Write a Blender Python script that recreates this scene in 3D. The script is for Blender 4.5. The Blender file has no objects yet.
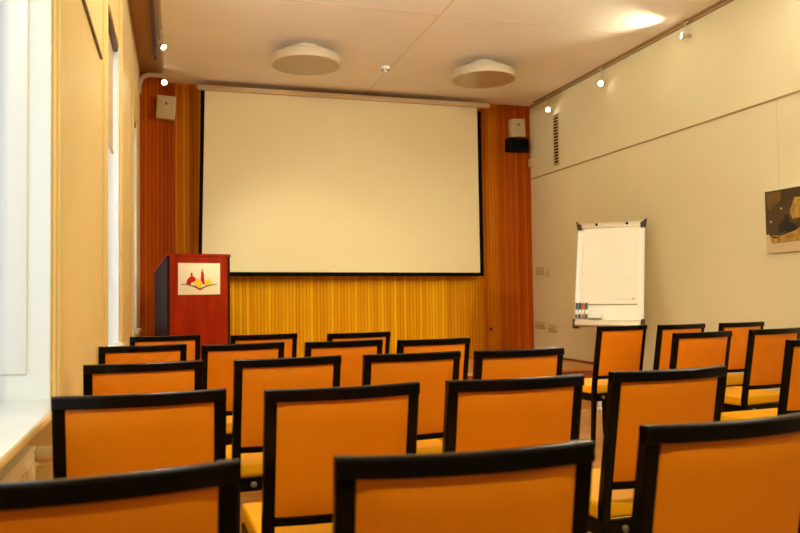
import bpy, bmesh, math, random
from mathutils import Vector, Matrix
random.seed(7)
scn = bpy.context.scene
COL = scn.collection
PI = math.pi

# ------------------------------------------------------------------ materials
def srgb(r, g, b):
    f = lambda c: (c/255/12.92) if c/255 <= .04045 else ((c/255+.055)/1.055)**2.4
    return (f(r), f(g), f(b), 1)

def mat(name, color, rough=.5, metal=0, spec=.5, coat=0, emit=None, estr=0, noise=0, nscale=8, bump=0, bscale=60, stretch=None):
    m = bpy.data.materials.new(name); m.use_nodes = True
    nt = m.node_tree; N = nt.nodes; L = nt.links
    b = N['Principled BSDF']
    b.inputs['Base Color'].default_value = color
    b.inputs['Roughness'].default_value = rough
    b.inputs['Metallic'].default_value = metal
    b.inputs['Specular IOR Level'].default_value = spec
    b.inputs['Coat Weight'].default_value = coat
    if emit:
        b.inputs['Emission Color'].default_value = emit
        b.inputs['Emission Strength'].default_value = estr
    if noise or bump:
        tc = N.new('ShaderNodeTexCoord'); mp = N.new('ShaderNodeMapping')
        L.new(tc.outputs['Object'], mp.inputs['Vector'])
        if stretch: mp.inputs['Scale'].default_value = stretch
        if noise:
            n = N.new('ShaderNodeTexNoise'); n.inputs['Scale'].default_value = nscale; n.inputs['Detail'].default_value = 5
            L.new(mp.outputs[0], n.inputs['Vector'])
            r = N.new('ShaderNodeValToRGB')
            c = color
            r.color_ramp.elements[0].position = .3; r.color_ramp.elements[1].position = .7
            r.color_ramp.elements[0].color = (c[0]*(1-noise), c[1]*(1-noise*1.1), c[2]*(1-noise*1.2), 1)
            r.color_ramp.elements[1].color = (min(1, c[0]*(1+noise)), min(1, c[1]*(1+noise)), min(1, c[2]*(1+noise)), 1)
            L.new(n.outputs['Fac'], r.inputs['Fac']); L.new(r.outputs['Color'], b.inputs['Base Color'])
        if bump:
            n2 = N.new('ShaderNodeTexNoise'); n2.inputs['Scale'].default_value = bscale; n2.inputs['Detail'].default_value = 3
            L.new(mp.outputs[0], n2.inputs['Vector'])
            bp = N.new('ShaderNodeBump'); bp.inputs['Strength'].default_value = bump; bp.inputs['Distance'].default_value = .01
            L.new(n2.outputs['Fac'], bp.inputs['Height']); L.new(bp.outputs['Normal'], b.inputs['Normal'])
    return m

def reeded_wood(name):
    """narrow vertical ribs of honey wood veneer, laid in tall panels"""
    m = bpy.data.materials.new(name); m.use_nodes = True
    nt = m.node_tree; N = nt.nodes; L = nt.links; b = N['Principled BSDF']
    tc = N.new('ShaderNodeTexCoord'); sp = N.new('ShaderNodeSeparateXYZ'); L.new(tc.outputs['Object'], sp.inputs[0])
    def math_(op, a, c=None):
        n = N.new('ShaderNodeMath'); n.operation = op
        for i, v in enumerate((a, c)):
            if v is None: continue
            if isinstance(v, (int, float)): n.inputs[i].default_value = v
            else: L.new(v, n.inputs[i])
        return n.outputs[0]
    wob = N.new('ShaderNodeTexNoise'); wob.inputs['Scale'].default_value = 7
    L.new(tc.outputs['Object'], wob.inputs['Vector'])
    x = math_('ADD', sp.outputs['X'], math_('MULTIPLY', wob.outputs['Fac'], .012))
    period = .043
    xs = math_('DIVIDE', x, period)
    fr = math_('FRACT', xs); cell = math_('FLOOR', xs)
    rib = math_('SINE', math_('MULTIPLY', fr, PI))              # 0 at the joints, 1 at the middle
    wn = N.new('ShaderNodeTexWhiteNoise'); wn.noise_dimensions = '1D'; L.new(cell, wn.inputs['W'])
    # grain stretched along z
    mp = N.new('ShaderNodeMapping'); mp.inputs['Scale'].default_value = (60, 1, 2.2); L.new(tc.outputs['Object'], mp.inputs['Vector'])
    gn = N.new('ShaderNodeTexNoise'); gn.inputs['Scale'].default_value = 1; gn.inputs['Detail'].default_value = 4; L.new(mp.outputs[0], gn.inputs['Vector'])
    mp2 = N.new('ShaderNodeMapping'); mp2.inputs['Scale'].default_value = (1.6, 1, .5); L.new(tc.outputs['Object'], mp2.inputs['Vector'])
    bn = N.new('ShaderNodeTexNoise'); bn.inputs['Scale'].default_value = 1; bn.inputs['Detail'].default_value = 2; L.new(mp2.outputs[0], bn.inputs['Vector'])
    t = math_('ADD', math_('MULTIPLY', wn.outputs['Value'], .35), math_('MULTIPLY', gn.outputs['Fac'], .35))
    t = math_('ADD', t, math_('MULTIPLY', bn.outputs['Fac'], .3))
    r = N.new('ShaderNodeValToRGB'); e = r.color_ramp.elements
    e[0].position = .2; e[0].color = srgb(198, 124, 3); e[1].position = .85; e[1].color = srgb(242, 190, 22)
    k = e.new(.5); k.color = srgb(220, 153, 6)
    L.new(t, r.inputs['Fac'])
    # mixed in board-wide steps: golden in the middle of the wall, redder towards both ends
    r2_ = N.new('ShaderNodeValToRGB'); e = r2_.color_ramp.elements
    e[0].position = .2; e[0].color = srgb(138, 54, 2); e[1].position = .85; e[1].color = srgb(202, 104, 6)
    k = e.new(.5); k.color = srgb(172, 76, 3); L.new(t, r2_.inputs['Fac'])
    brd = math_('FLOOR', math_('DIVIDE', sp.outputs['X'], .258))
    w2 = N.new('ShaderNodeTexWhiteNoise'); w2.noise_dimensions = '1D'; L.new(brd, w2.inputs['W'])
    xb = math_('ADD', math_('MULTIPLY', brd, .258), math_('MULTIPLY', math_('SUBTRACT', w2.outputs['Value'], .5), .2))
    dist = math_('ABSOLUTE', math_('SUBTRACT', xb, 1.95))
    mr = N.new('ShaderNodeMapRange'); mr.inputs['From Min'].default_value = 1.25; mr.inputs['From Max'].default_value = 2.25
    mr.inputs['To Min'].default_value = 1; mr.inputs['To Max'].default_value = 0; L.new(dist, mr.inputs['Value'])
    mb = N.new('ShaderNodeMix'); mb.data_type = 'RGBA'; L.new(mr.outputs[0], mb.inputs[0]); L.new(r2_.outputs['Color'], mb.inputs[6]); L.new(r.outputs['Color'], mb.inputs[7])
    mx = N.new('ShaderNodeMix'); mx.data_type = 'RGBA'; mx.blend_type = 'MULTIPLY'; mx.inputs[0].default_value = 1
    L.new(mb.outputs[2], mx.inputs[6])
    ribr = N.new('ShaderNodeValToRGB'); ribr.color_ramp.elements[0].position = .0; ribr.color_ramp.elements[1].position = .55
    ribr.color_ramp.elements[0].color = (.6, .55, .5, 1); ribr.color_ramp.elements[1].color = (1, 1, 1, 1)
    L.new(rib, ribr.inputs['Fac']); L.new(ribr.outputs['Color'], mx.inputs[7])
    L.new(mx.outputs[2], b.inputs['Base Color'])
    bp = N.new('ShaderNodeBump'); bp.inputs['Strength'].default_value = .5; bp.inputs['Distance'].default_value = .006
    L.new(rib, bp.inputs['Height']); L.new(bp.outputs['Normal'], b.inputs['Normal'])
    b.inputs['Roughness'].default_value = .5; b.inputs['Specular IOR Level'].default_value = .06
    return m

def parquet(name, c0, c1, sx=.5, sy=.075):
    m = bpy.data.materials.new(name); m.use_nodes = True
    nt = m.node_tree; N = nt.nodes; L = nt.links; b = N['Principled BSDF']
    tc = N.new('ShaderNodeTexCoord')
    br = N.new('ShaderNodeTexBrick'); br.inputs['Scale'].default_value = 1
    br.inputs['Brick Width'].default_value = sx; br.inputs['Row Height'].default_value = sy
    br.inputs['Mortar Size'].default_value = .0015; br.inputs['Color1'].default_value = c0; br.inputs['Color2'].default_value = c1
    br.inputs['Mortar'].default_value = (c0[0]*.3, c0[1]*.3, c0[2]*.3, 1)
    L.new(tc.outputs['Object'], br.inputs['Vector'])
    n = N.new('ShaderNodeTexNoise'); n.inputs['Scale'].default_value = 9; n.inputs['Detail'].default_value = 6
    mp = N.new('ShaderNodeMapping'); mp.inputs['Scale'].default_value = (.7, 6, 1); L.new(tc.outputs['Object'], mp.inputs['Vector']); L.new(mp.outputs[0], n.inputs['Vector'])
    mx = N.new('ShaderNodeMix'); mx.data_type = 'RGBA'; mx.blend_type = 'MULTIPLY'; mx.inputs[0].default_value = .22
    L.new(br.outputs['Color'], mx.inputs[6]); L.new(n.outputs['Fac'], mx.inputs[7])
    L.new(mx.outputs[2], b.inputs['Base Color']); b.inputs['Roughness'].default_value = .28
    return m

def glass_mat():
    m = bpy.data.materials.new('window_glass'); m.use_nodes = True
    nt = m.node_tree; N = nt.nodes; L = nt.links; N.remove(N['Principled BSDF'])
    o = N['Material Output']; t = N.new('ShaderNodeBsdfTransparent'); g = N.new('ShaderNodeBsdfGlossy'); g.inputs['Roughness'].default_value = .02
    mx = N.new('ShaderNodeMixShader'); mx.inputs[0].default_value = .07
    L.new(t.outputs[0], mx.inputs[1]); L.new(g.outputs[0], mx.inputs[2]); L.new(mx.outputs[0], o.inputs['Surface'])
    return m

def grid_paper():
    m = bpy.data.materials.new('squared_paper'); m.use_nodes = True
    nt = m.node_tree; N = nt.nodes; L = nt.links; b = N['Principled BSDF']
    tc = N.new('ShaderNodeTexCoord')
    br = N.new('ShaderNodeTexBrick'); br.offset = 0; br.inputs['Scale'].default_value = 1
    br.inputs['Brick Width'].default_value = .0205; br.inputs['Row Height'].default_value = .0205
    br.inputs['Mortar Size'].default_value = .0016; br.inputs['Mortar Smooth'].default_value = .3
    br.inputs['Color1'].default_value = br.inputs['Color2'].default_value = srgb(243, 239, 226)
    br.inputs['Mortar'].default_value = srgb(216, 206, 182)
    sp = N.new('ShaderNodeSeparateXYZ'); cb = N.new('ShaderNodeCombineXYZ'); L.new(tc.outputs['Object'], sp.inputs[0])
    L.new(sp.outputs['X'], cb.inputs['X']); L.new(sp.outputs['Z'], cb.inputs['Y']); L.new(cb.outputs[0], br.inputs['Vector'])
    L.new(br.outputs['Color'], b.inputs['Base Color']); b.inputs['Roughness'].default_value = .7
    return m

M = dict(
    wall=mat('cream_wall_paint', srgb(227, 222, 184), .75, noise=.035, nscale=1.2, bump=.08, bscale=90),
    yellow=mat('yellow_wall_paint', srgb(234, 208, 140), .6, noise=.04, nscale=1.5),
    ceil=mat('ceiling_paint', srgb(240, 236, 230), .7, noise=.03, nscale=.8),
    strip=mat('ceiling_strip_brown', srgb(176, 132, 70), .7, noise=.03, nscale=1),  # browner tone than the ceiling panel
    trim=mat('cream_trim_paint', srgb(200, 178, 140), .5),
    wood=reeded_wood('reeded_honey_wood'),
    floor=parquet('honey_parquet', srgb(222, 160, 76), srgb(196, 130, 56)),
    stage=parquet('platform_boards', srgb(222, 156, 78), srgb(200, 134, 62), 1.4, .12),
    riser=mat('platform_riser_wood', srgb(140, 66, 28), .35, noise=.2, nscale=4, stretch=(1, 1, 12)),
    white=mat('white_gloss_paint', srgb(228, 230, 228), .35),
    sill=mat('white_sill_paint', srgb(226, 228, 226), .22),
    glass=glass_mat(),
    black=mat('black_lacquer', srgb(9, 7, 6), .2, spec=.16),
    orange=mat('orange_leatherette', srgb(230, 131, 1), .5, spec=.3, noise=.05, nscale=3, bump=.12, bscale=260),
    seat=mat('lit_leatherette', srgb(244, 174, 4), .6, spec=.15, noise=.05, nscale=3, bump=.1, bscale=260),  # backrest leatherette with the light from above put into its colour
    steel=mat('brushed_steel', srgb(190, 186, 176), .35, metal=.9),
    alu=mat('pale_satin_metal', srgb(208, 196, 172), .4, metal=.35),
    dull=mat('dull_metal', srgb(120, 112, 96), .5, metal=.6),
    chrome=mat('chrome', srgb(225, 225, 225), .12, metal=1),
    screen=mat('matt_screen_fabric', srgb(228, 216, 176), .85),
    mask=mat('black_screen_border', srgb(8, 8, 9), .9, spec=.1),
    cherry=mat('cherry_wood', srgb(152, 38, 2), .4, spec=.06, noise=.22, nscale=3, stretch=(5, 5, .8)),
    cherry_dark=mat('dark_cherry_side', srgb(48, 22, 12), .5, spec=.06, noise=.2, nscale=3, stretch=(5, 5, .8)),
    plate=mat('cream_emblem_plate', srgb(245, 236, 205), .5),
    e_red=mat('emblem_red', srgb(190, 30, 6), .6, spec=.1), e_yel=mat('emblem_yellow', srgb(240, 204, 8), .5), e_dark=mat('emblem_dark_line', srgb(70, 30, 20), .5),
    beige=mat('beige_plastic', srgb(214, 190, 134), .5), beige_d=mat('beige_plastic_darker', srgb(172, 148, 98), .5),
    grille=mat('speaker_cloth', srgb(190, 172, 138), .8, noise=.1, nscale=300), gold=mat('brass_badge', srgb(120, 86, 40), .4, metal=.5),
    blackbox=mat('matt_black_casing', srgb(11, 11, 12), .7, spec=.2), dark=mat('dark_metal', srgb(60, 44, 30), .5, metal=.3),
    track=mat('brown_track_enamel', srgb(92, 66, 40), .45), rail=mat('beige_rail_enamel', srgb(160, 136, 96), .5),
    diffuser=mat('frosted_diffuser', srgb(186, 172, 146), .25),
    bulb=mat('halogen_glow', srgb(255, 240, 210), .3, emit=(1, .86, .66, 1), estr=24),
    board=mat('whiteboard_face', srgb(238, 236, 226), .3), paper=grid_paper(), pad=mat('paper_pad', srgb(240, 235, 220), .7),
    m_blue=mat('marker_blue', srgb(40, 56, 110), .4), m_black=mat('marker_black', srgb(30, 28, 30), .4),
    m_red=mat('marker_red', srgb(214, 84, 40), .4), m_green=mat('marker_green', srgb(50, 100, 70), .4), m_white=mat('marker_white', srgb(235, 232, 225), .4),
    rubber=mat('rubber', srgb(30, 28, 27), .7),
    blind=mat('roller_blind_cloth', srgb(206, 186, 146), .8), radiator=mat('radiator_enamel', srgb(226, 208, 160), .35),
    p_dark=mat('print_dark_brown', srgb(74, 56, 24), .4, noise=.35, nscale=7), p_mid=mat('print_ochre', srgb(112, 84, 34), .4, noise=.3, nscale=12),
    p_yel=mat('print_straw', srgb(176, 140, 58), .4, noise=.4, nscale=26), p_blk=mat('print_black', srgb(22, 18, 12), .4, noise=.3, nscale=18),
    p_skin=mat('print_pale', srgb(190, 170, 120), .4), p_mount=mat('print_white_mount', srgb(222, 208, 170), .5),
)

# ------------------------------------------------------------------ mesh helpers
def box(bm, x0, x1, y0, y1, z0, z1, bev=0, seg=2, mtx=None):
    vs = [bm.verts.new((x, y, z)) for x in (x0, x1) for y in (y0, y1) for z in (z0, z1)]
    if mtx is not None:
        for v in vs: v.co = mtx @ v.co
    f = [(0, 1, 3, 2), (4, 6, 7, 5), (0, 4, 5, 1), (2, 3, 7, 6), (0, 2, 6, 4), (1, 5, 7, 3)]
    fs = [bm.faces.new([vs[i] for i in q]) for q in f]
    if bev:
        es = list({e for q in fs for e in q.edges})
        bmesh.ops.bevel(bm, geom=es, offset=bev, segments=seg, profile=.5, affect='EDGES')
    return vs

def cyl(bm, p, q, r, r2=None, n=20, cap=True):
    p, q = Vector(p), Vector(q); d = (q-p).normalized(); r2 = r if r2 is None else r2
    a = d.orthogonal().normalized(); b = d.cross(a)
    A = [bm.verts.new(p + (a*math.cos(t)+b*math.sin(t))*r) for t in [2*PI*i/n for i in range(n)]]
    B = [bm.verts.new(q + (a*math.cos(t)+b*math.sin(t))*r2) for t in [2*PI*i/n for i in range(n)]]
    for i in range(n): bm.faces.new((A[i], A[(i+1) % n], B[(i+1) % n], B[i])).smooth = True
    if cap: bm.faces.new(A[::-1]); bm.faces.new(B)

def lathe(bm, prof, c=(0, 0, 0), n=40, mtx=None):
    """prof: list of (radius, z)"""
    rings = []
    for r, z in prof:
        if r < 1e-6: rings.append([bm.verts.new((c[0], c[1], c[2]+z))])
        else: rings.append([bm.verts.new((c[0]+r*math.cos(2*PI*i/n), c[1]+r*math.sin(2*PI*i/n), c[2]+z)) for i in range(n)])
    if mtx is not None:
        for R in rings:
            for v in R: v.co = mtx @ v.co
    for A, B in zip(rings, rings[1:]):
        for i in range(n):
            j = (i+1) % n
            q = [A[i % len(A)], A[j % len(A)], B[j % len(B)], B[i % len(B)]]
            u = []
            for v in q:
                if v not in u: u.append(v)
            if len(u) > 2: bm.faces.new(u).smooth = True

def sweep(bm, path, hw, ht, up=Vector((0, 0, 1)), bev=0):
    """rectangular bar along path; hw half size across, ht half size along up"""
    P = [Vector(p) for p in path]; rings = []
    for i, p in enumerate(P):
        d = (P[min(i+1, len(P)-1)]-P[max(i-1, 0)]).normalized()
        s = d.cross(up).normalized(); u = s.cross(d).normalized()
        w = hw[i] if isinstance(hw, (list, tuple)) else hw
        h = ht[i] if isinstance(ht, (list, tuple)) else ht
        k = bev
        pts = [(-w+k, -h), (w-k, -h), (w, -h+k), (w, h-k), (w-k, h), (-w+k, h), (-w, h-k), (-w, -h+k)] if k else [(-w, -h), (w, -h), (w, h), (-w, h)]
        rings.append([bm.verts.new(p+s*a+u*b) for a, b in pts])
    n = len(rings[0])
    for A, B in zip(rings, rings[1:]):
        for i in range(n): bm.faces.new((A[i], A[(i+1) % n], B[(i+1) % n], B[i]))
    bm.faces.new(rings[0][::-1]); bm.faces.new(rings[-1])

def archbar(bm, xs, yf, zf, hd, hh, O, bev=.003):
    rings = []
    for x in xs:
        pts = [(-hd+bev, -hh), (hd-bev, -hh), (hd, -hh+bev), (hd, hh-bev*1.6), (hd-bev*2, hh), (-hd+bev*2, hh), (-hd, hh-bev*1.6), (-hd, -hh+bev)]
        rings.append([bm.verts.new(O+Vector((x, yf(x)+a, zf+b_))) for a, b_ in pts])
    for A, B in zip(rings, rings[1:]):
        for i in range(8): bm.faces.new((A[i], A[(i+1) % 8], B[(i+1) % 8], B[i])).smooth = True
    bm.faces.new(rings[0][::-1]); bm.faces.new(rings[-1])

def poly(bm, pts, y0, y1):
    """prism from outline in (x, z), between y0 and y1"""
    A = [bm.verts.new((x, y0, z)) for x, z in pts]; B = [bm.verts.new((x, y1, z)) for x, z in pts]
    bm.faces.new(A); bm.faces.new(B[::-1]); n = len(pts)
    for i in range(n): bm.faces.new((A[i], B[i], B[(i+1) % n], A[(i+1) % n]))

def obj(name, bm, m, parent=None, loc=None):
    bmesh.ops.recalc_face_normals(bm, faces=bm.faces)
    me = bpy.data.meshes.new(name); bm.to_mesh(me); bm.free(); me.set_sharp_from_angle(angle=math.radians(40)); me.materials.append(M[m])
    o = bpy.data.objects.new(name, me); COL.objects.link(o)
    if parent: o.parent = parent
    if loc: o.location = loc
    return o

def NB(): return bmesh.new()
def bx(name, m, *a, parent=None, bev=0, mtx=None, loc=None):
    b = NB(); box(b, *a, bev=bev, mtx=mtx); return obj(name, b, m, parent, loc)

def tag(o, label, cat, group=None):
    o['label'] = label; o['category'] = cat
    if group: o['group'] = group
    return o
def thing(name, label, cat, loc=(0, 0, 0), rz=0, group=None, rot=None):
    o = bpy.data.objects.new(name, None); COL.objects.link(o); o.empty_display_size = .1
    o.location = loc; o.rotation_euler = rot or (0, 0, rz)
    return tag(o, label, cat, group)
def struct(o): o['kind'] = 'structure'; return o
def copy_tree(o, parent=None):
    c = o.copy(); COL.objects.link(c); c.parent = parent
    for ch in list(o.children): copy_tree(ch, c)
    return c

# ------------------------------------------------------------------ room
XL, XR, D, ZC, YB = -.3925, 4.62, 9.13, 3.665, -2.6
HP, YP = .30, 7.37
XE = -.115                                                  # edge of the lowered ceiling panel
struct(bx('floor', 'floor', XL-.4, XR+.2, YB-.2, YP+.02, -.12, 0))
fl2 = struct(bx('floor_platform', 'stage', XL, XR, YP-.02, D, HP-.035, HP))
struct(bx('trim_platform', 'riser', XL, XR, YP, YP+.03, 0, HP-.035))
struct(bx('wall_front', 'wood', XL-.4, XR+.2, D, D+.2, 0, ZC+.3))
struct(bx('wall_right', 'wall', XR, XR+.2, YB-.2, D, 0, ZC+.3))
struct(bx('wall_back', 'wall', XL-.4, XR+.2, YB-.2, YB, 0, ZC+.3))
b = NB(); box(b, XE, XR, YB, D, ZC, ZC+.06); struct(obj('ceiling', b, 'ceil'))
struct(bx('trim_20', 'trim', 2.30, 2.306, YB, D, ZC-.0015, ZC)); struct(bx('trim_21', 'trim', XE, XR, 6.3, 6.306, ZC-.0015, ZC))
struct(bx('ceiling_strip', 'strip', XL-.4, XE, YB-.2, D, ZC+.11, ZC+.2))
b = NB()                                                     # rounded cove closing the strip at the front wall
pth = [(XL+.003, 8.86, 3.45), (XL+.012, 8.86, 3.56), (XL+.045, 8.86, 3.635), (XL+.1, 8.86, 3.665), (XE, 8.86, 3.67)]
sweep(b, pth, .02, .022, up=Vector((0, 1, 0))); struct(obj('trim_1', b, 'trim'))
struct(bx('trim_2', 'rail', XR-.012, XR, YB, D, ZC-.034, ZC-.022))    # dark rail where wall meets ceiling
struct(bx('trim_3', 'trim', XR-.01, XR, YB, D, ZC-.022, ZC))
struct(bx('trim_4', 'rail', XR-.01, XR, YB, D, 2.66, 2.672))        # picture rail
struct(bx('baseboard_right', 'riser', XR-.012, XR, YP, D, HP, HP+.022))
struct(bx('baseboard_right_hall', 'riser', XR-.015, XR, YB, YP, 0, .07))
# left wall with openings
WIN = [(-1.6, -.45), (1.5, 2.69), (4.65, 5.78), (7.55, 8.35)]  # first opening is an unseen window, added for its daylight
ZS, ZT, XO = .78, 2.98, XL-.35
b = NB(); y = YB
for y0, y1 in WIN:
    box(b, XO, XL, y, y0, 0, ZC+.12); box(b, XO, XL, y0, y1, ZT, ZC+.12)
    box(b, XO, XL-.19, y0, y1, 0, ZS)
    y = y1
box(b, XO, XL, y, D, 0, ZC+.12); struct(obj('wall_left', b, 'yellow'))
for i, (a0, a1) in enumerate(((-.45, 1.5), (2.69, 4.65), (5.78, 7.55))):
    b = NB()
    for s0, s1 in ((a0+.01, a0+.17), (a1-.17, a1-.01)):
        box(b, XL, XL+.012, s0, s1, .07, 3.35, bev=.004); box(b, XL+.012, XL+.02, s0+.03, s1-.03, .07, 3.35, bev=.003)
    struct(obj('trim_%d' % (5+i), b, 'yellow'))
    if i < 2: struct(bx('trim_%d' % (8+i), 'track', XL, XL+.012, a0+.2, a1-.3, 2.45, 2.465))
    struct(bx('baseboard_left' if i == 0 else 'baseboard_left.%03d' % i, 'yellow', XL, XL+.016, a0+.01, a1-.01, 0, .07))
for i, (y0, y1) in enumerate(WIN):
    w = bpy.data.objects.new('window_%d' % (i+1), None); COL.objects.link(w); w.location = (XO+.06, (y0+y1)/2, ZS); struct(w)
    inv = Matrix.Translation(-w.location)
    b = NB()
    for q in ((y0, y0+.07, ZS, ZT), (y1-.07, y1, ZS, ZT), (y0+.07, y1-.07, ZS, ZS+.07), (y0+.07, y1-.07, ZT-.07, ZT),
              ((y0+y1)/2-.035, (y0+y1)/2+.035, ZS+.07, ZT-.07), (y0+.07, y1-.07, 2.2, 2.25)):
        box(b, XO+.04, XO+.09, *q, bev=.006, mtx=inv)
    obj('window_frame', b, 'white', w)
    bx('pane', 'glass', XO+.058, XO+.066, y0+.05, y1-.05, ZS+.05, ZT-.05, parent=w, mtx=inv)
    b = NB()                                                 # white lining of the recess with a raised panel
    box(b, XO+.09, XL-.002, y1-.012, y1-.0, ZS, ZT, mtx=inv); box(b, XO+.09, XL-.002, y0, y0+.012, ZS, ZT, mtx=inv)
    box(b, XO+.09, XL-.03, y0+.012, y1-.012, ZT-.012, ZT, mtx=inv)
    for s in (y0+.012, y1-.012-.008):
        box(b, XO+.13, XL-.07, s, s+.008, ZS+.12, ZT-.12, bev=.003, mtx=inv)
    obj('window_reveal', b, 'white', w)
    b = NB(); box(b, XO+.06, XL+.045, y0+.002, y1-.002, ZS+.012, ZS+.037, bev=.006, mtx=inv); obj('window_sill', b, 'sill', w)
    bx('sill_edge', 'yellow', XL+.036, XL+.047, y0+.002, y1-.002, ZS+.01, ZS+.033, parent=w, mtx=inv, bev=.003)
for i, (y0, y1) in enumerate(WIN):
    if i < 2: continue
    lab = {1: 'beige roller blind half lowered above the broad white sill nearest the camera',
           2: 'beige roller blind in the narrow bright window slit beyond the first yellow wall pier',
           3: 'beige roller blind in the farthest window, next to the wooden wall'}[i]
    t = thing('roller_blind', lab, 'blind', (XL-.06, (y0+y1)/2, ZT-.05), group='roller blinds in the windows')
    h = (y1-y0)/2-.03
    b = NB(); cyl(b, (0, -h, 0), (0, h, 0), .022); obj('roller', b, 'blind', t)
    bx('lintel_shade', 'track', -.03, .055, -h, h, .005, .048, parent=t, bev=.003)  # dark strip standing for the shaded underside of the lintel
    bx('blind_cloth', 'blind', .018, .021, -h+.02, h-.02, -.78+.05, 0, parent=t)
    bx('bottom_bar', 'trim', .012, .027, -h+.02, h-.02, -.80+.05, -.78+.05, parent=t, bev=.003)

# radiator under the nearest window
t = thing('radiator', 'cream panel radiator under the nearest window sill', 'radiator', (XL-.045, 2.06, .175))
b = NB(); box(b, -.02, .02, -.45, .5, 0, .50, bev=.01)
for k in range(23):
    box(b, .018, .026, -.43+k*.04, -.41+k*.04, .03, .47, bev=.004)
obj('panel', b, 'radiator', t)
b = NB(); box(b, -.03, .022, -.45, .5, .50, .515, bev=.004); obj('top_grille', b, 'radiator', t)
for s in (-.35, .4):
    b = NB(); box(b, -.14, -.02, s-.02, s+.02, .08, .42); box(b, -.045, -.018, s-.02, s+.02, -.155, .09); obj('bracket', b, 'radiator', t)
v = obj('valve_knob', (lambda b_: (cyl(b_, (.0, .5, .45), (.0, .53, .45), .012), cyl(b_, (.02, .55, .475), (.075, .55, .475), .027, .024), b_)[2])(NB()), 'radiator', t)
b = NB(); cyl(b, (0, .55, -.12), (0, .55, .45), .009); cyl(b, (0, .53, .45), (.03, .56, .45), .015); obj('pipe', b, 'radiator', t)

# ------------------------------------------------------------------ projection screen
SY = D-.2
t = thing('projection_screen', 'large white projection screen with black border on the wooden front wall', 'projection screen', (2.05, SY, 1.38))
bx('case', 'trim', .245-2.05, 3.926-2.05, -.045, .045, 3.545-1.38, 3.605-1.38, parent=t, bev=.012)
for s in (.8-2.05, 3.3-2.05):
    b = NB(); box(b, s-.02, s+.02, .0, .198, 3.56-1.38, 3.6-1.38); obj('bracket', b, 'dark', t)
def quad(bm, p, y0, y1): poly(bm, [(x-2.05, z-1.38) for x, z in p], y0, y1)
b = NB(); quad(b, [(.290, 1.424), (3.768, 1.400), (3.763, 3.55), (.333, 3.55)], -.003, .0); obj('screen_surface', b, 'screen', t)
b = NB()
quad(b, [(.249, 1.39), (.290, 1.39), (.333, 3.55), (.290, 3.55)], -.005, .001)
quad(b, [(3.768, 1.385), (3.818, 1.385), (3.813, 3.50), (3.763, 3.50)], -.005, .001)
quad(b, [(.249, 1.386), (3.818, 1.364), (3.818, 1.399), (.249, 1.424)], -.005, .001)
obj('black_border', b, 'mask', t)
b = NB(); sweep(b, [(.245-2.05, 0, .002), (3.822-2.05, 0, -.018)], .012, .008); obj('weight_bar', b, 'mask', t)

# ------------------------------------------------------------------ lectern
LR = math.radians(16)
t = thing('lectern', 'reddish cherry wood lectern with a white emblem panel, left of the projection screen', 'lectern', (.163, 7.94, HP), LR)
# local: front face at y=-.22, width .62, depth .44
w, d0, hF, hB = .318, .23, 1.262, 1.10
b = NB(); box(b, -w+.025, w-.025, -d0, -d0+.025, .04, hF-.02); obj('front_panel', b, 'cherry', t)
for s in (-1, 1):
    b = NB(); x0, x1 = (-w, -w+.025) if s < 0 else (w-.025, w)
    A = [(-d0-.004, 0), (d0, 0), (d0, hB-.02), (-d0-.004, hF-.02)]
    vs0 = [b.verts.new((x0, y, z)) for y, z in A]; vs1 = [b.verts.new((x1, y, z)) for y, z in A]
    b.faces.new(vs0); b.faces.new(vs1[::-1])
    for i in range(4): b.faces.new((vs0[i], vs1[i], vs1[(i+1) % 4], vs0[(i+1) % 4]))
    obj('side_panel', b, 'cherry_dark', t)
b = NB(); vs = box(b, -w-.006, w+.006, -d0-.012, d0+.01, 0, .022)
for v in b.verts: v.co.z += hF-.02 + (v.co.y+d0)/(2*d0)*(hB-hF)
obj('top', b, 'cherry', t)
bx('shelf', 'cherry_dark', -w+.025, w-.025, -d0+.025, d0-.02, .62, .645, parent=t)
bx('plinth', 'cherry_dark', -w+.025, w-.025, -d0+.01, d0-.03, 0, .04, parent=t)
# emblem plate (outline taken as fractions of the plate)
PW, PH = .425, .315
e = bx('emblem_panel', 'plate', -PW/2, PW/2, -.008, 0, -PH/2, PH/2, parent=t, bev=.002, loc=(.0, -d0-.001, hF-.245))
def E(pts): return [((x-105)/392*PW-PW/2, (400-y)/285*PH-PH/2) for x, y in pts]
b = NB(); poly(b, E([(180, 308), (182, 282), (190, 262), (205, 246), (221, 236), (221, 222), (217, 212), (224, 202), (232, 202), (238, 212), (234, 222), (235, 232), (250, 240), (264, 256), (268, 268), (258, 280), (238, 286), (224, 294), (218, 312)]), -.0105, -.008); obj('red_dome', b, 'e_red', e)
b = NB(); poly(b, E([(252, 316), (250, 292), (262, 274), (280, 258), (286, 246), (292, 260), (306, 276), (322, 290), (328, 312), (306, 338), (286, 332)]), -.0105, -.008)
poly(b, E([(350, 318), (350, 294), (356, 276), (372, 264), (384, 256), (398, 266), (412, 284), (418, 304), (392, 310), (366, 318)]), -.0105, -.008); obj('yellow_roofs', b, 'e_yel', e)
b = NB(); poly(b, E([(327, 152), (322, 186), (314, 206), (318, 214), (314, 250), (311, 282), (324, 284), (330, 308), (348, 308), (347, 270), (343, 250), (344, 214), (340, 206), (332, 186)]), -.0106, -.008); obj('red_tower', b, 'e_red', e)
b = NB(); poly(b, E([(130, 302), (178, 302), (240, 316), (272, 326), (305, 344), (345, 326), (400, 311), (466, 303), (466, 309), (402, 318), (348, 336), (306, 362), (268, 340), (236, 324), (178, 309), (130, 308)]), -.0107, -.008); obj('book_line', b, 'e_dark', e)
b = NB(); poly(b, E([(262, 328), (282, 334), (306, 346), (336, 334), (352, 330), (306, 360)]), -.0112, -.0107); obj('red_book_spine', b, 'e_red', e)

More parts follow.
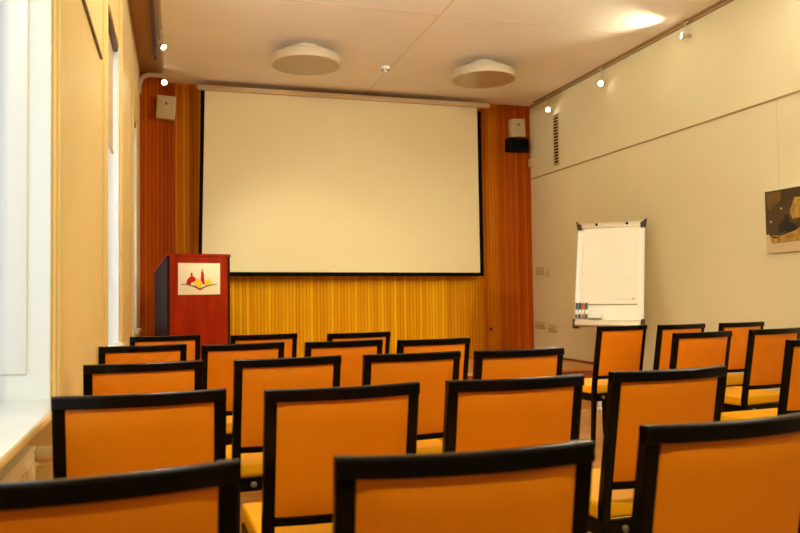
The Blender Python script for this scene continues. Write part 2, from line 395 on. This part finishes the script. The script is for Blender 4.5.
# ------------------------------------------------------------------ speakers, vent, boxes, sockets
def speaker(x, z, w_, h_, tilt, roll, label):
    t = thing('wall_speaker', label, 'speaker', (x, D-.015, z), rot=(tilt, roll, 0), group='pale wall speakers')
    bx('cabinet', 'beige', -w_/2, w_/2, -.11, -.0, -h_/2, h_/2, parent=t, bev=.008)
    bx('grille', 'grille', -w_/2+.01, w_/2-.01, -.118, -.108, -h_/2+.01, h_/2-.01, parent=t, bev=.004)
    b = NB(); lathe(b, [(0, 0), (.016, 0), (.016, .004), (0, .004)], n=16, mtx=Matrix.Translation((0, -.118, .04)) @ Matrix.Rotation(PI/2, 4, 'X')); obj('badge', b, 'gold', t)
    bx('bracket', 'dark', -.02, .02, -.02, .012, -.03, .03, parent=t)
    return t
speaker(-.10, 3.345, .21, .27, 0, .06, 'pale rectangular wall speaker high in the left corner of the wooden wall')
speaker(4.39, 3.34, .2, .24, .06, -.06, 'pale wall speaker at the right end of the wooden wall, above a black box')
t = thing('black_speaker', 'small black loudspeaker box under the right pale wall speaker', 'speaker', (4.39, D, 3.11))
bx('cabinet', 'blackbox', -.15, .15, -.13, 0, -.085, .085, parent=t, bev=.01)
bx('grille', 'mask', -.11, .13, -.137, -.128, -.07, .07, parent=t, bev=.003)
t = thing('air_vent', 'tall narrow slatted air vent high on the right wall', 'vent', (XR, 8.4, 3.06))
b = NB()
for q in ((-.066, -.06, -.325, .325), (.06, .066, -.325, .325), (-.06, .06, -.325, -.315), (-.06, .06, .315, .325)): box(b, -.015, 0, *q)
obj('frame', b, 'trim', t)
bx('backing', 'blackbox', -.004, -.001, -.06, .06, -.315, .315, parent=t)
b = NB()
for k in range(16):
    z = -.308+k*.0395; vs = box(b, -.014, -.004, -.06, .06, z, z+.014)
    for v in vs:
        if v.co.x > -.008: v.co.z += .004
obj('slats', b, 'beige', t)
tag(bx('junction_box', 'beige', -.05, 0, -.055, .055, -.055, .055, bev=.006, loc=(XR, 9.05, 2.88)), 'small pale junction box in the corner above the picture rail', 'box')
b = NB(); pts = [(XR-.008, 9.1, 3.1), (XR-.01, 9.085, 3.04), (XR-.008, 9.1, 2.99), (XR-.01, 9.09, 2.86), (XR-.01, 9.105, 2.80), (XR-.008, 9.09, 2.72), (XR-.008, 9.1, 2.66)]
for p, q in zip(pts, pts[1:]): cyl(b, p, q, .007, n=8)
tag(obj('cable', b, 'beige'), 'short pale cable running down the corner beside the junction box', 'cable')
def sockets(name, y, z, n, lab):
    t = thing(name, lab, 'socket', (XR, y, z), group='beige socket and switch plates on the right wall')
    w_ = .072*n
    bx('plate', 'beige_d', -.01, 0, -w_/2, w_/2, -.045, .045, parent=t, bev=.003)
    for k in range(n):
        c = -w_/2+.036+k*.072
        b = NB(); box(b, -.016, -.009, c-.026, c+.026, -.034, .034, bev=.003); m = obj('socket_insert' if name != 'light_switch' else 'rocker', b, 'beige', t)
        b = NB(); lathe(b, [(0, 0), (.015, 0), (.015, .003), (0, .003)], n=14, mtx=Matrix.Translation((-.016, c, 0)) @ Matrix.Rotation(-PI/2, 4, 'Y')); obj('socket_hole', b, 'beige_d', m)
sockets('wall_socket', 8.905, 1.415, 3, 'upper row of three joined beige plates beside the wooden wall')
sockets('light_switch', 8.69, 1.39, 1, 'single beige plate just right of the upper row, towards the flipchart')
sockets('wall_socket', 8.93, .70, 4, 'lower row of four joined beige plates, next to the wooden wall')
sockets('wall_socket', 8.60, .67, 3, 'lower row of three joined beige plates, nearer the flipchart')
tag(bx('wall_outlet', 'dark', -.02, .02, -.012, 0, -.02, .02, bev=.004, loc=(3.99, D, .66)), 'tiny dark outlet low on the right part of the wooden wall', 'socket')

# ------------------------------------------------------------------ picture with hanging wires
PYF, PZ = 4.93, 1.68                                         # far edge, centre height
t = thing('framed_picture', 'dark brown photographic print with a white lower edge on the right wall', 'picture', (XR, PYF, PZ), rot=(0, 0, -PI/2))
# local x runs towards the camera, local y out of the wall is negative
bx('backing_board', 'p_mount', 0, .86, -.03, -.004, -.25, .25, parent=t, bev=.002)
b = NB(); poly(b, [(.002, -.10), (.035, -.10), (.06, -.175), (.86, -.16), (.86, .247), (.002, .247)], -.032, -.03); pr = obj('print', b, 'p_dark', t)
b = NB(); poly(b, [(.02, .12), (.06, .09), (.1, .13), (.16, .16), (.17, .235), (.02, .235)], -.0328, -.032); obj('light_patch', b, 'p_mid', pr)
b = NB(); poly(b, [(.06, -.17), (.04, -.11), (.16, -.12), (.3, -.09), (.42, -.03), (.86, -.02), (.86, -.16)], -.0328, -.032)
poly(b, [(.30, .17), (.25, .06), (.28, .0), (.4, .02), (.42, .16)], -.0328, -.032); obj('straw_area', b, 'p_yel', pr)
b = NB(); poly(b, [(.13, -.1), (.14, -.03), (.19, .01), (.205, .05), (.235, .04), (.25, -.02), (.31, -.04), (.31, -.08), (.24, -.10), (.2, -.085)], -.0336, -.0328)
poly(b, [(.05, -.115), (.09, -.12), (.12, -.128), (.15, -.122), (.13, -.138), (.08, -.135)], -.0336, -.0328); obj('dark_shapes', b, 'p_blk', pr)
b = NB(); poly(b, [(.155, .095), (.17, .105), (.182, .095), (.17, .085)], -.0336, -.032); obj('pale_spot', b, 'p_skin', pr)
b = NB(); poly(b, [(.045, .0), (.058, .01), (.07, .0), (.058, -.012)], -.0336, -.032); obj('pale_spot', b, 'p_skin', pr)
for k, yy in enumerate((4.80, 4.20)):
    b = NB(); cyl(b, (XR-.012, yy, 1.92), (XR-.012, yy, 2.665), .0012, n=6)
    tag(obj('hanging_wire', b, 'steel'), ('thin steel wire above the left end of the dark picture', 'thin steel wire above the right end of the dark picture')[k], 'wire', 'picture hanging wires')

# ------------------------------------------------------------------ ceiling fittings
def ceiling_lamp(x, y, label):
    t = thing('ceiling_lamp', label, 'ceiling lamp', (x, y, ZC), group='round drum ceiling lamps')
    b = NB(); lathe(b, [(0, 0), (.14, 0), (.14, -.05), (.11, -.07), (0, -.07)]); obj('mount', b, 'alu', t)
    b = NB(); lathe(b, [(.0, -.062), (.27, -.062), (.275, -.068), (.275, -.098), (.345, -.10), (.35, -.106), (.352, -.185), (.335, -.187), (.335, -.17), (0, -.17)], n=64); obj('drum', b, 'alu', t)
    b = NB(); lathe(b, [(0, -.168), (.333, -.168), (.333, -.184), (0, -.185)], n=64); obj('diffuser', b, 'diffuser', t)
ceiling_lamp(1.28, 7.48, 'round metal drum lamp on the ceiling, left of the pair above the screen')
ceiling_lamp(3.25, 7.52, 'round metal drum lamp on the ceiling, right of the pair above the screen')
t = thing('smoke_detector', 'tiny white smoke detector on the ceiling between the two round lamps', 'smoke detector', (2.24, 7.9, ZC))
b = NB(); lathe(b, [(0, 0), (.05, 0), (.05, -.02), (.042, -.034), (0, -.034)], n=24); obj('base', b, 'white', t)
b = NB(); lathe(b, [(0, -.034), (.03, -.034), (.026, -.06), (0, -.064)], n=24); obj('sensor', b, 'white', t)
b = NB()
for k in range(8):
    a = k*PI/4; cyl(b, (.046*math.cos(a), .046*math.sin(a), -.03), (.028*math.cos(a), .028*math.sin(a), -.05), .004, n=6)
obj('slots', b, 'dark', t)
# tracks
TZL = ZC+.06
bx_ = bx('lighting_track', 'track', -.02, .02, YB+.3, 8.46, 0, .05, loc=(-.2, 0, TZL)); tag(bx_, 'dark brown lighting track in the ceiling gap along the window side', 'track', 'lighting tracks')
bx_ = bx('lighting_track', 'rail', -.012, .012, YB+.3, 8.9, -.012, .0, loc=(XR-.045, 0, ZC)); tag(bx_, 'thin lighting track where the right wall meets the ceiling', 'track', 'lighting tracks')
WARM = (1.0, .95, .64)
COOL = (1.0, .93, .8)
def spot(x, y, zt, drop, aim, label, power, size=70, blend=.8, col=WARM, sx=0):
    """small track spotlight: stem, adapter, cone head, bulb and the light in its mouth"""
    t = thing('track_spotlight', label, 'spotlight', (x, y, zt), group='track spotlights')
    b = NB(); cyl(b, (0, 0, 0), (0, 0, -drop), .006, n=10); box(b, -.012, .012, -.04, .04, -.012, 0, bev=.003); obj('stem', b, 'alu', t)
    p = Vector((x, y, zt-drop)); d = (Vector(aim)-p).normalized(); q = d.to_track_quat('-Z', 'Y').to_matrix().to_4x4()
    T = Matrix.Translation((0, 0, -drop)) @ q
    b = NB(); lathe(b, [(.0, .035), (.016, .035), (.02, .0), (.034, -.045), (.036, -.05), (.031, -.048), (.016, -.005), (0, -.003)], n=24, mtx=T); obj('head', b, 'alu', t)
    b = NB(); lathe(b, [(0, -.044), (.017, -.042), (.02, -.036), (.0, -.03)], n=24, mtx=T); obj('bulb', b, 'bulb', t)
    l = bpy.data.lights.new('spot_lamp', 'SPOT'); l.energy = power; l.color = col; l.spot_size = math.radians(size); l.spot_blend = blend; l.shadow_soft_size = .03
    lo = bpy.data.objects.new('spot_lamp', l); COL.objects.link(lo); lo.parent = t
    lo.matrix_local = Matrix.Translation(Vector((0, 0, -drop))+d*.062) @ q
    return t
BEHIND = 'added fill spotlight behind the camera, on the %s track'
XT, ZTR = XR-.045, ZC-.02
LP = dict(front=95, wall=40, hall=75)
spot(-.13, 7.53, TZL, .13, (2.4, 5.5, .4), 'lit track spotlight nearer the camera, on the ceiling edge by the windows', 60, 60)
spot(-.125, 8.72, TZL, .16, (1.0, 4.5, 1.0), 'lit track spotlight close to the wooden wall, above the left wall speaker', 50, 55)
spot(XT, 8.52, ZTR, .16, (2.2, 4.5, .8), 'lit track spotlight nearest the wooden wall, on the right track', 50, 50)
spot(XT, 7.28, ZTR, .16, (2.0, 4.0, .8), 'middle lit track spotlight on the right wall, between its two neighbours', 60, 55)
spot(XT, 5.82, ZTR, .13, (-1.5, 7.9, 3.62), 'lit track spotlight nearest the camera on the right track, beside the glare streak', 22, 88)
N6 = ('third', 'fourth', 'fifth', 'sixth', 'seventh', 'eighth')
# unseen spotlights added to light the room (y, aim, power, cone)
for k, (y, p, e_, c_) in enumerate(((5.4, (1.7, 9.1, .9), 88, 42), (4.2, (1.6, 5.6, 5.2), 125, 125), (3.0, (2.4, 9.1, .9), 88, 42), (1.2, (XR, 7.6, 1.2), 90, 60), (-.6, (1.8, 4.0, .5), 150, 80))):
    spot(-.13, y, TZL, .5 if c_ > 120 else .11, p, 'added fill spotlight on the window side, unseen overhead, %s from the wooden wall' % N6[k], e_, c_, col=COOL if c_ > 120 else WARM)
for k, (y, p, e_, c_) in enumerate(((3.5, (1.8, 5.0, 5.4), 125, 121), (2.9, (1.6, 9.1, .8), 88, 42), (1.8, (XL, 5.2, 1.5), 110, 80), (.4, (3.75, 9.1, .6), 170, 34), (-1.2, (1.6, 3.4, .6), 100, 80))):
    spot(XT, y, ZTR, .5 if c_ > 120 else .1, p, 'added fill spotlight on the right track, unseen overhead, %s from the wooden wall' % N6[k+1], e_, c_, col=COOL if c_ > 120 else WARM)

# ------------------------------------------------------------------ flipchart
FA = math.radians(-42)
t = thing('flipchart', 'white flipchart easel with squared paper and dark corner caps by the right wall', 'flipchart', (4.055, 6.42, 0), FA)
TILT = Matrix.Translation((0, .0, .79)) @ Matrix.Rotation(math.radians(-17), 4, 'X')   # board leans back
W2, BH = .33, 1.07
Tb = TILT @ Matrix.Translation((0, -.03, 0))
bx('board', 'board', -W2+.01, W2-.01, 0, .015, 0, BH, parent=t, mtx=Tb)
b = NB()
box(b, -W2, -W2+.014, -.006, .02, .03, BH-.03, mtx=Tb); box(b, W2-.014, W2, -.006, .02, .03, BH-.03, mtx=Tb); obj('side_rail', b, 'white', t)
bx('clamp_bar', 'alu', -W2+.02, W2-.02, -.028, .018, BH-.045, BH+.012, parent=t, mtx=Tb, bev=.006)
for s in (-.14, .16):
    b = NB(); lathe(b, [(0, 0), (.014, 0), (.012, .012), (0, .014)], n=16, mtx=Tb @ Matrix.Translation((s, -.028, BH-.012)) @ Matrix.Rotation(PI/2, 4, 'X')); obj('knob', b, 'blackbox', t)
bx('pen_tray', 'alu', -W2+.02, W2-.02, -.075, .015, -.012, .045, parent=t, mtx=Tb, bev=.006)
for sx in (-1, 1):
    for top in (0, 1):
        b = NB(); z0 = BH-.055 if top else -.02
        pts = [(sx*(W2+.012), z0), (sx*(W2-.05), z0), (sx*(W2-.012), z0+.085), (sx*(W2+.012), z0+.085)] if not top else [(sx*(W2+.018), z0+.09), (sx*(W2+.004), z0), (sx*(W2-.04), z0), (sx*(W2-.04), z0+.04), (sx*(W2-.015), z0+.06)]
        poly(b, pts, -.035, .024)
        for v in b.verts: v.co = Tb @ v.co
        obj('corner_cap', b, 'dark', t)
# paper pad
pd = bx('paper_pad', 'paper', -.27, .27, -.012, 0, .222, BH-.03, parent=t, mtx=Tb)
b = NB(); box(b, .06, .25, -.0135, -.012, .268, .270, mtx=Tb); box(b, .22, .255, -.0135, -.012, .272, .279, mtx=Tb); obj('printed_footer', b, 'beige_d', pd)
bx('pad_edge', 'beige_d', -.27, .27, -.011, -.001, .216, .222, parent=t, mtx=Tb)
# stand
b = NB(); sweep(b, [(0, .06, .10), (0, .06, .86), (0, .13, .98), (0, .30, 1.52)], .02, .014, up=Vector((0, 1, 0))); obj('column', b, 'white', t)
b = NB(); box(b, -.1, .1, .0152, .04, .1, .2, mtx=Tb); box(b, -.02, .02, .0152, .04, .2, .75, mtx=Tb); obj('head_bracket', b, 'white', t)
for k in range(5):
    a = math.radians(-97+72*k); r = .36
    e2 = (r*math.cos(a), .06+r*math.sin(a))
    b = NB(); sweep(b, [(0, .06, .105), (e2[0]*.5, .06+(e2[1]-.06)*.5, .10), (e2[0], e2[1], .085)], .018, .016, bev=.004); lg = obj('leg', b, 'white', t)
    b = NB(); cyl(b, (e2[0], e2[1], .04), (e2[0], e2[1], .085), .008)
    cyl(b, (e2[0]-.022, e2[1], .027), (e2[0]-.008, e2[1], .027), .027); cyl(b, (e2[0]+.008, e2[1], .027), (e2[0]+.022, e2[1], .027), .027)
    obj('caster', b, 'white', lg)
# markers clipped above the tray
FM = Matrix.Translation((4.055, 6.42, 0)) @ Matrix.Rotation(FA, 4, 'Z') @ Tb
hold = bx('marker_holder', 'white', -.325, -.19, -.02, 0, .123, .153, parent=t, mtx=Tb, bev=.003)
for k, (mm, nm) in enumerate((('m_blue', 'blue marker leftmost in the row clipped on the flipchart'), ('m_black', 'black marker second from the left on the flipchart'),
                              ('m_red', 'orange-red marker third from the left on the flipchart'), ('m_green', 'green marker rightmost in the row on the flipchart'))):
    tt = thing('marker_pen', nm, 'marker', group='marker pens on the flipchart'); tt.matrix_world = FM @ Matrix.Translation((-.305+k*.032, -.0345, .138))
    b = NB(); cyl(b, (0, 0, -.03), (0, 0, .025), .0105, n=14); obj('barrel', b, 'm_white', tt)
    b = NB(); cyl(b, (0, 0, .02), (0, 0, .088), .0125, n=14); obj('cap', b, mm, tt)
    b = NB(); cyl(b, (0, 0, -.065), (0, 0, -.03), .0118, n=14); obj('end_cap', b, mm, tt)
tt = thing('board_eraser', 'white board eraser beside the markers on the flipchart', 'eraser'); tt.matrix_world = FM @ Matrix.Translation((-.12, -.028, .088))
bx('body', 'm_white', -.066, .066, -.03, .0, -.022, .026, parent=tt, bev=.005); bx('felt', 'dark', -.06, .06, .0, .02, -.018, .02, parent=tt)

# ------------------------------------------------------------------ chairs
CW, ZTOP, SAG, YC = .445, .887, .033, .27
def yb(z):                                                    # rear face of the uprights, from the top (0) forward to the floor
    if z > .44: return .078*(ZTOP-z)/(ZTOP-.44)
    return .078+.03*(.44-z)/.44
def arc(x): return -SAG*(1-(x/(CW/2))**2)
def make_chair():
    t = thing('stacking_chair', '', 'chair')
    O = Vector((0, -YC, 0))                                   # origin under the seat centre
    sw = .017
    for s in (-1, 1):                                         # rear legs run up as the uprights of the back
        x = s*(CW/2-sw)
        zs = [0, .15, .3, .44, .55, .66, .78, ZTOP-.004]
        b = NB(); sweep(b, [O+Vector((x, yb(z)+.014, z)) for z in zs], [.014, .015, .016, .017, .017, .017, .017, .017], [.013, .014, .015, .015, .015, .0145, .0145, .0145], up=Vector((0, 1, 0)), bev=.003)
        obj('rear_leg', b, 'black', t)
    xs = [-CW/2+CW*i/16 for i in range(17)]
    b = NB(); archbar(b, xs, lambda x: arc(x)+.014, ZTOP-.017, .0145, .017, O); obj('top_rail', b, 'black', t)
    xi = [-CW/2+.033+(CW-.066)*i/12 for i in range(13)]
    b = NB(); archbar(b, xi, lambda x: yb(.51)+arc(x)*.8+.014, .513, .014, .013, O); obj('lower_rail', b, 'black', t)
    # upholstered panel
    b = NB(); nx, nz = 14, 10; z0, z1 = .524, ZTOP-.033; g = {}
    for side in (0, 1):
        for i in range(nx+1):
            for j in range(nz+1):
                u, v = i/nx, j/nz; x = -(CW/2-.0335)+u*(CW-.067); z = z0+v*(z1-z0)
                puff = min(1, min(u, 1-u)*9)**.6*min(1, min(v, 1-v)*9)**.6*.009
                y = yb(z)+arc(x)*(.8+.2*(z-z0)/(z1-z0))+.014+(-.006-puff if side == 0 else .006+puff)
                g[side, i, j] = b.verts.new(O+Vector((x, y, z)))
    for side in (0, 1):
        for i in range(nx):
            for j in range(nz): b.faces.new((g[side, i, j], g[side, i+1, j], g[side, i+1, j+1], g[side, i, j+1])).smooth = True
    for i in range(nx):
        for j in (0, nz): b.faces.new((g[0, i, j], g[0, i+1, j], g[1, i+1, j], g[1, i, j]))
    for j in range(nz):
        for i in (0, nx): b.faces.new((g[0, i, j], g[0, i, j+1], g[1, i, j+1], g[1, i, j]))
    obj('backrest_panel', b, 'orange', t)
    # seat frame
    y0, y1 = .085, .50; wr, wf = .20, .221
    b = NB()
    sweep(b, [O+Vector((-wr, y0, .364)), O+Vector((-wf, y1, .364))], .012, .028, bev=.003)
    sweep(b, [O+Vector((wr, y0, .364)), O+Vector((wf, y1, .364))], .012, .028, bev=.003)
    sweep(b, [O+Vector((-wf, y1, .364)), O+Vector((wf, y1, .364))], .012, .028, bev=.003)
    sweep(b, [O+Vector((-wr, y0+.012, .364)), O+Vector((wr, y0+.012, .364))], .012, .028, bev=.003)
    obj('seat_frame', b, 'black', t)
    b = NB()                                                  # cushion, wider at the front
    vs = box(b, -1, 1, 0, 1, 0, 1)
    for v in vs:
        w_ = (.22 if v.co.y < .5 else .232)
        v.co = O+Vector((v.co.x*w_, .105+v.co.y*.42, .391+v.co.z*.06))
    bmesh.ops.bevel(b, geom=list(b.edges), offset=.017, segments=4, profile=.6, affect='EDGES')
    for f in b.faces: f.smooth = True
    obj('seat', b, 'seat', t)
    for s in (-1, 1):
        b = NB(); sweep(b, [O+Vector((s*wf*.98, y1+.0, 0)), O+Vector((s*wf*.97, y1-.005, .2)), O+Vector((s*wf*.965, y1-.01, .385))], [.013, .016, .02], [.013, .016, .02], up=Vector((0, 1, 0)), bev=.003)
        obj('front_leg', b, 'black', t)
        b = NB(); lathe(b, [(0, 0), (.013, 0), (.013, .006), (.009, .01), (0, .011)], n=18, mtx=Matrix.Translation(O+Vector((s*.135, y0-.001, .364))) @ Matrix.Rotation(PI/2, 4, 'X')); obj('metal_button', b, 'dull', t)
    return t
CH = [ # top-corner midpoint x, y, rotation (deg), label
 (-.126, 1.180, 3.4, 'chair in the bottom left corner of the view, nearest to the window sill'),
 (-.088, 2.127, -.2, 'chair at the end of the white sill, second from the camera in the window-side column'),
 (-.116, 3.097, 3.7, 'third chair from the camera in the column along the window wall'),
 (-.164, 4.209, 4.1, 'fourth chair from the camera along the window wall, only its top edge showing'),
 (-.063, 5.155, 5.1, 'farthest chair of the window-side column, directly before the lectern'),
 (.462, 1.147, -3.3, 'nearest chair at bottom centre, cream sheen on the left of its top rail'),
 (.454, 2.057, 1.5, 'chair just behind the bottom centre one, whole orange backrest visible left of centre'),
 (.448, 3.085, 4.2, 'third chair from the camera in the second column from the windows'),
 (.352, 4.098, 6.7, 'fourth chair from the camera in the second column, under the lectern'),
 (.562, 4.989, 6.3, 'farthest chair of the second column, right of the lectern foot'),
 (1.068, 1.236, 3.4, 'nearest chair in the bottom right corner, cut off by the frame'),
 (.980, 2.053, -.2, 'second chair from the camera in the third column, at the centre of the view'),
 (.985, 3.091, 2.7, 'third chair from the camera in the third column, left behind the centre chair'),
 (.897, 4.060, 4.1, 'fourth chair from the camera in the third column, below the screen'),
 (1.179, 4.874, 6.7, 'farthest chair of the third column, smallest top edge under the screen middle'),
 (1.54, 2.085, 2.3, 'large chair right of centre, tall orange back tilted, left of the bottom right chair'),
 (1.485, 3.071, 3.0, 'third chair from the camera in the fourth column, below the right end of the screen'),
 (1.397, 3.980, 5.6, 'farthest chair of the fourth column, between two nearer chairs under the screen'),
 (3.137, 4.781, 7.5, 'narrow-looking chair directly in front of the flipchart'),
 (3.618, 4.741, 7.3, 'chair right of the flipchart chair, in the far row of the right block'),
 (3.066, 3.821, 5.4, 'chair in the middle row of the right block, partly hiding two others'),
 (4.188, 4.77, 6.4, 'farthest right chair, last of the far row against the right wall'),
 (3.695, 3.911, 7.2, 'chair at the right edge with its yellow seat visible, middle row of the right block'),
 (3.142, 3.028, 3.4, 'chair cut by the right edge of the photo, nearest of the right block'),
]
proto = make_chair()
for i, (x, y, a, lab) in enumerate(CH):
    c = proto if i == 0 else copy_tree(proto)
    a = math.radians(a)
    x += .014*max(0, x-.45)/y
    c.location = (x-math.sin(a)*YC, y+math.cos(a)*YC, 0); c.rotation_euler = (0, 0, a)
    c['label'] = 'black-framed orange ' + lab if len(lab.split()) < 15 else lab
    c['category'] = 'chair'; c['group'] = 'black-framed orange chairs in rows'

# ------------------------------------------------------------------ daylight
wd = bpy.data.worlds.new('daylight'); scn.world = wd; wd.use_nodes = True
bg = wd.node_tree.nodes['Background']; bg.inputs[0].default_value = (.74, .88, 1, 1); bg.inputs[1].default_value = .95

# ------------------------------------------------------------------ camera
F, YAW, PITCH, ROLL = 746.37, .2924, .0362, -.0134
f = Vector((math.sin(YAW)*math.cos(PITCH), math.cos(YAW)*math.cos(PITCH), math.sin(PITCH)))
r = Vector((math.cos(YAW), -math.sin(YAW), 0)); u = r.cross(f)
r2 = r*math.cos(ROLL)+u*math.sin(ROLL); u2 = -r*math.sin(ROLL)+u*math.cos(ROLL)
cd = bpy.data.cameras.new('camera'); cam = bpy.data.objects.new('camera', cd); COL.objects.link(cam)
mw = Matrix((r2, u2, -f)).transposed().to_4x4(); mw.translation = (0, 0, 1.144); cam.matrix_world = mw
cd.sensor_width = 36; cd.lens = F/800*36; cd.clip_start = .02
cd.dof.use_dof = True; cd.dof.focus_distance = 5.0; cd.dof.aperture_fstop = 4.5
scn.camera = cam
scn.view_settings.view_transform = 'Standard'; scn.view_settings.look = 'None'
scn.view_settings.exposure = 1.08; scn.view_settings.gamma = 1; scn.view_settings.use_curve_mapping = False
scn.cycles.use_denoising = True
scn.cycles.max_bounces = 10; scn.cycles.diffuse_bounces = 6; scn.cycles.sample_clamp_indirect = 0
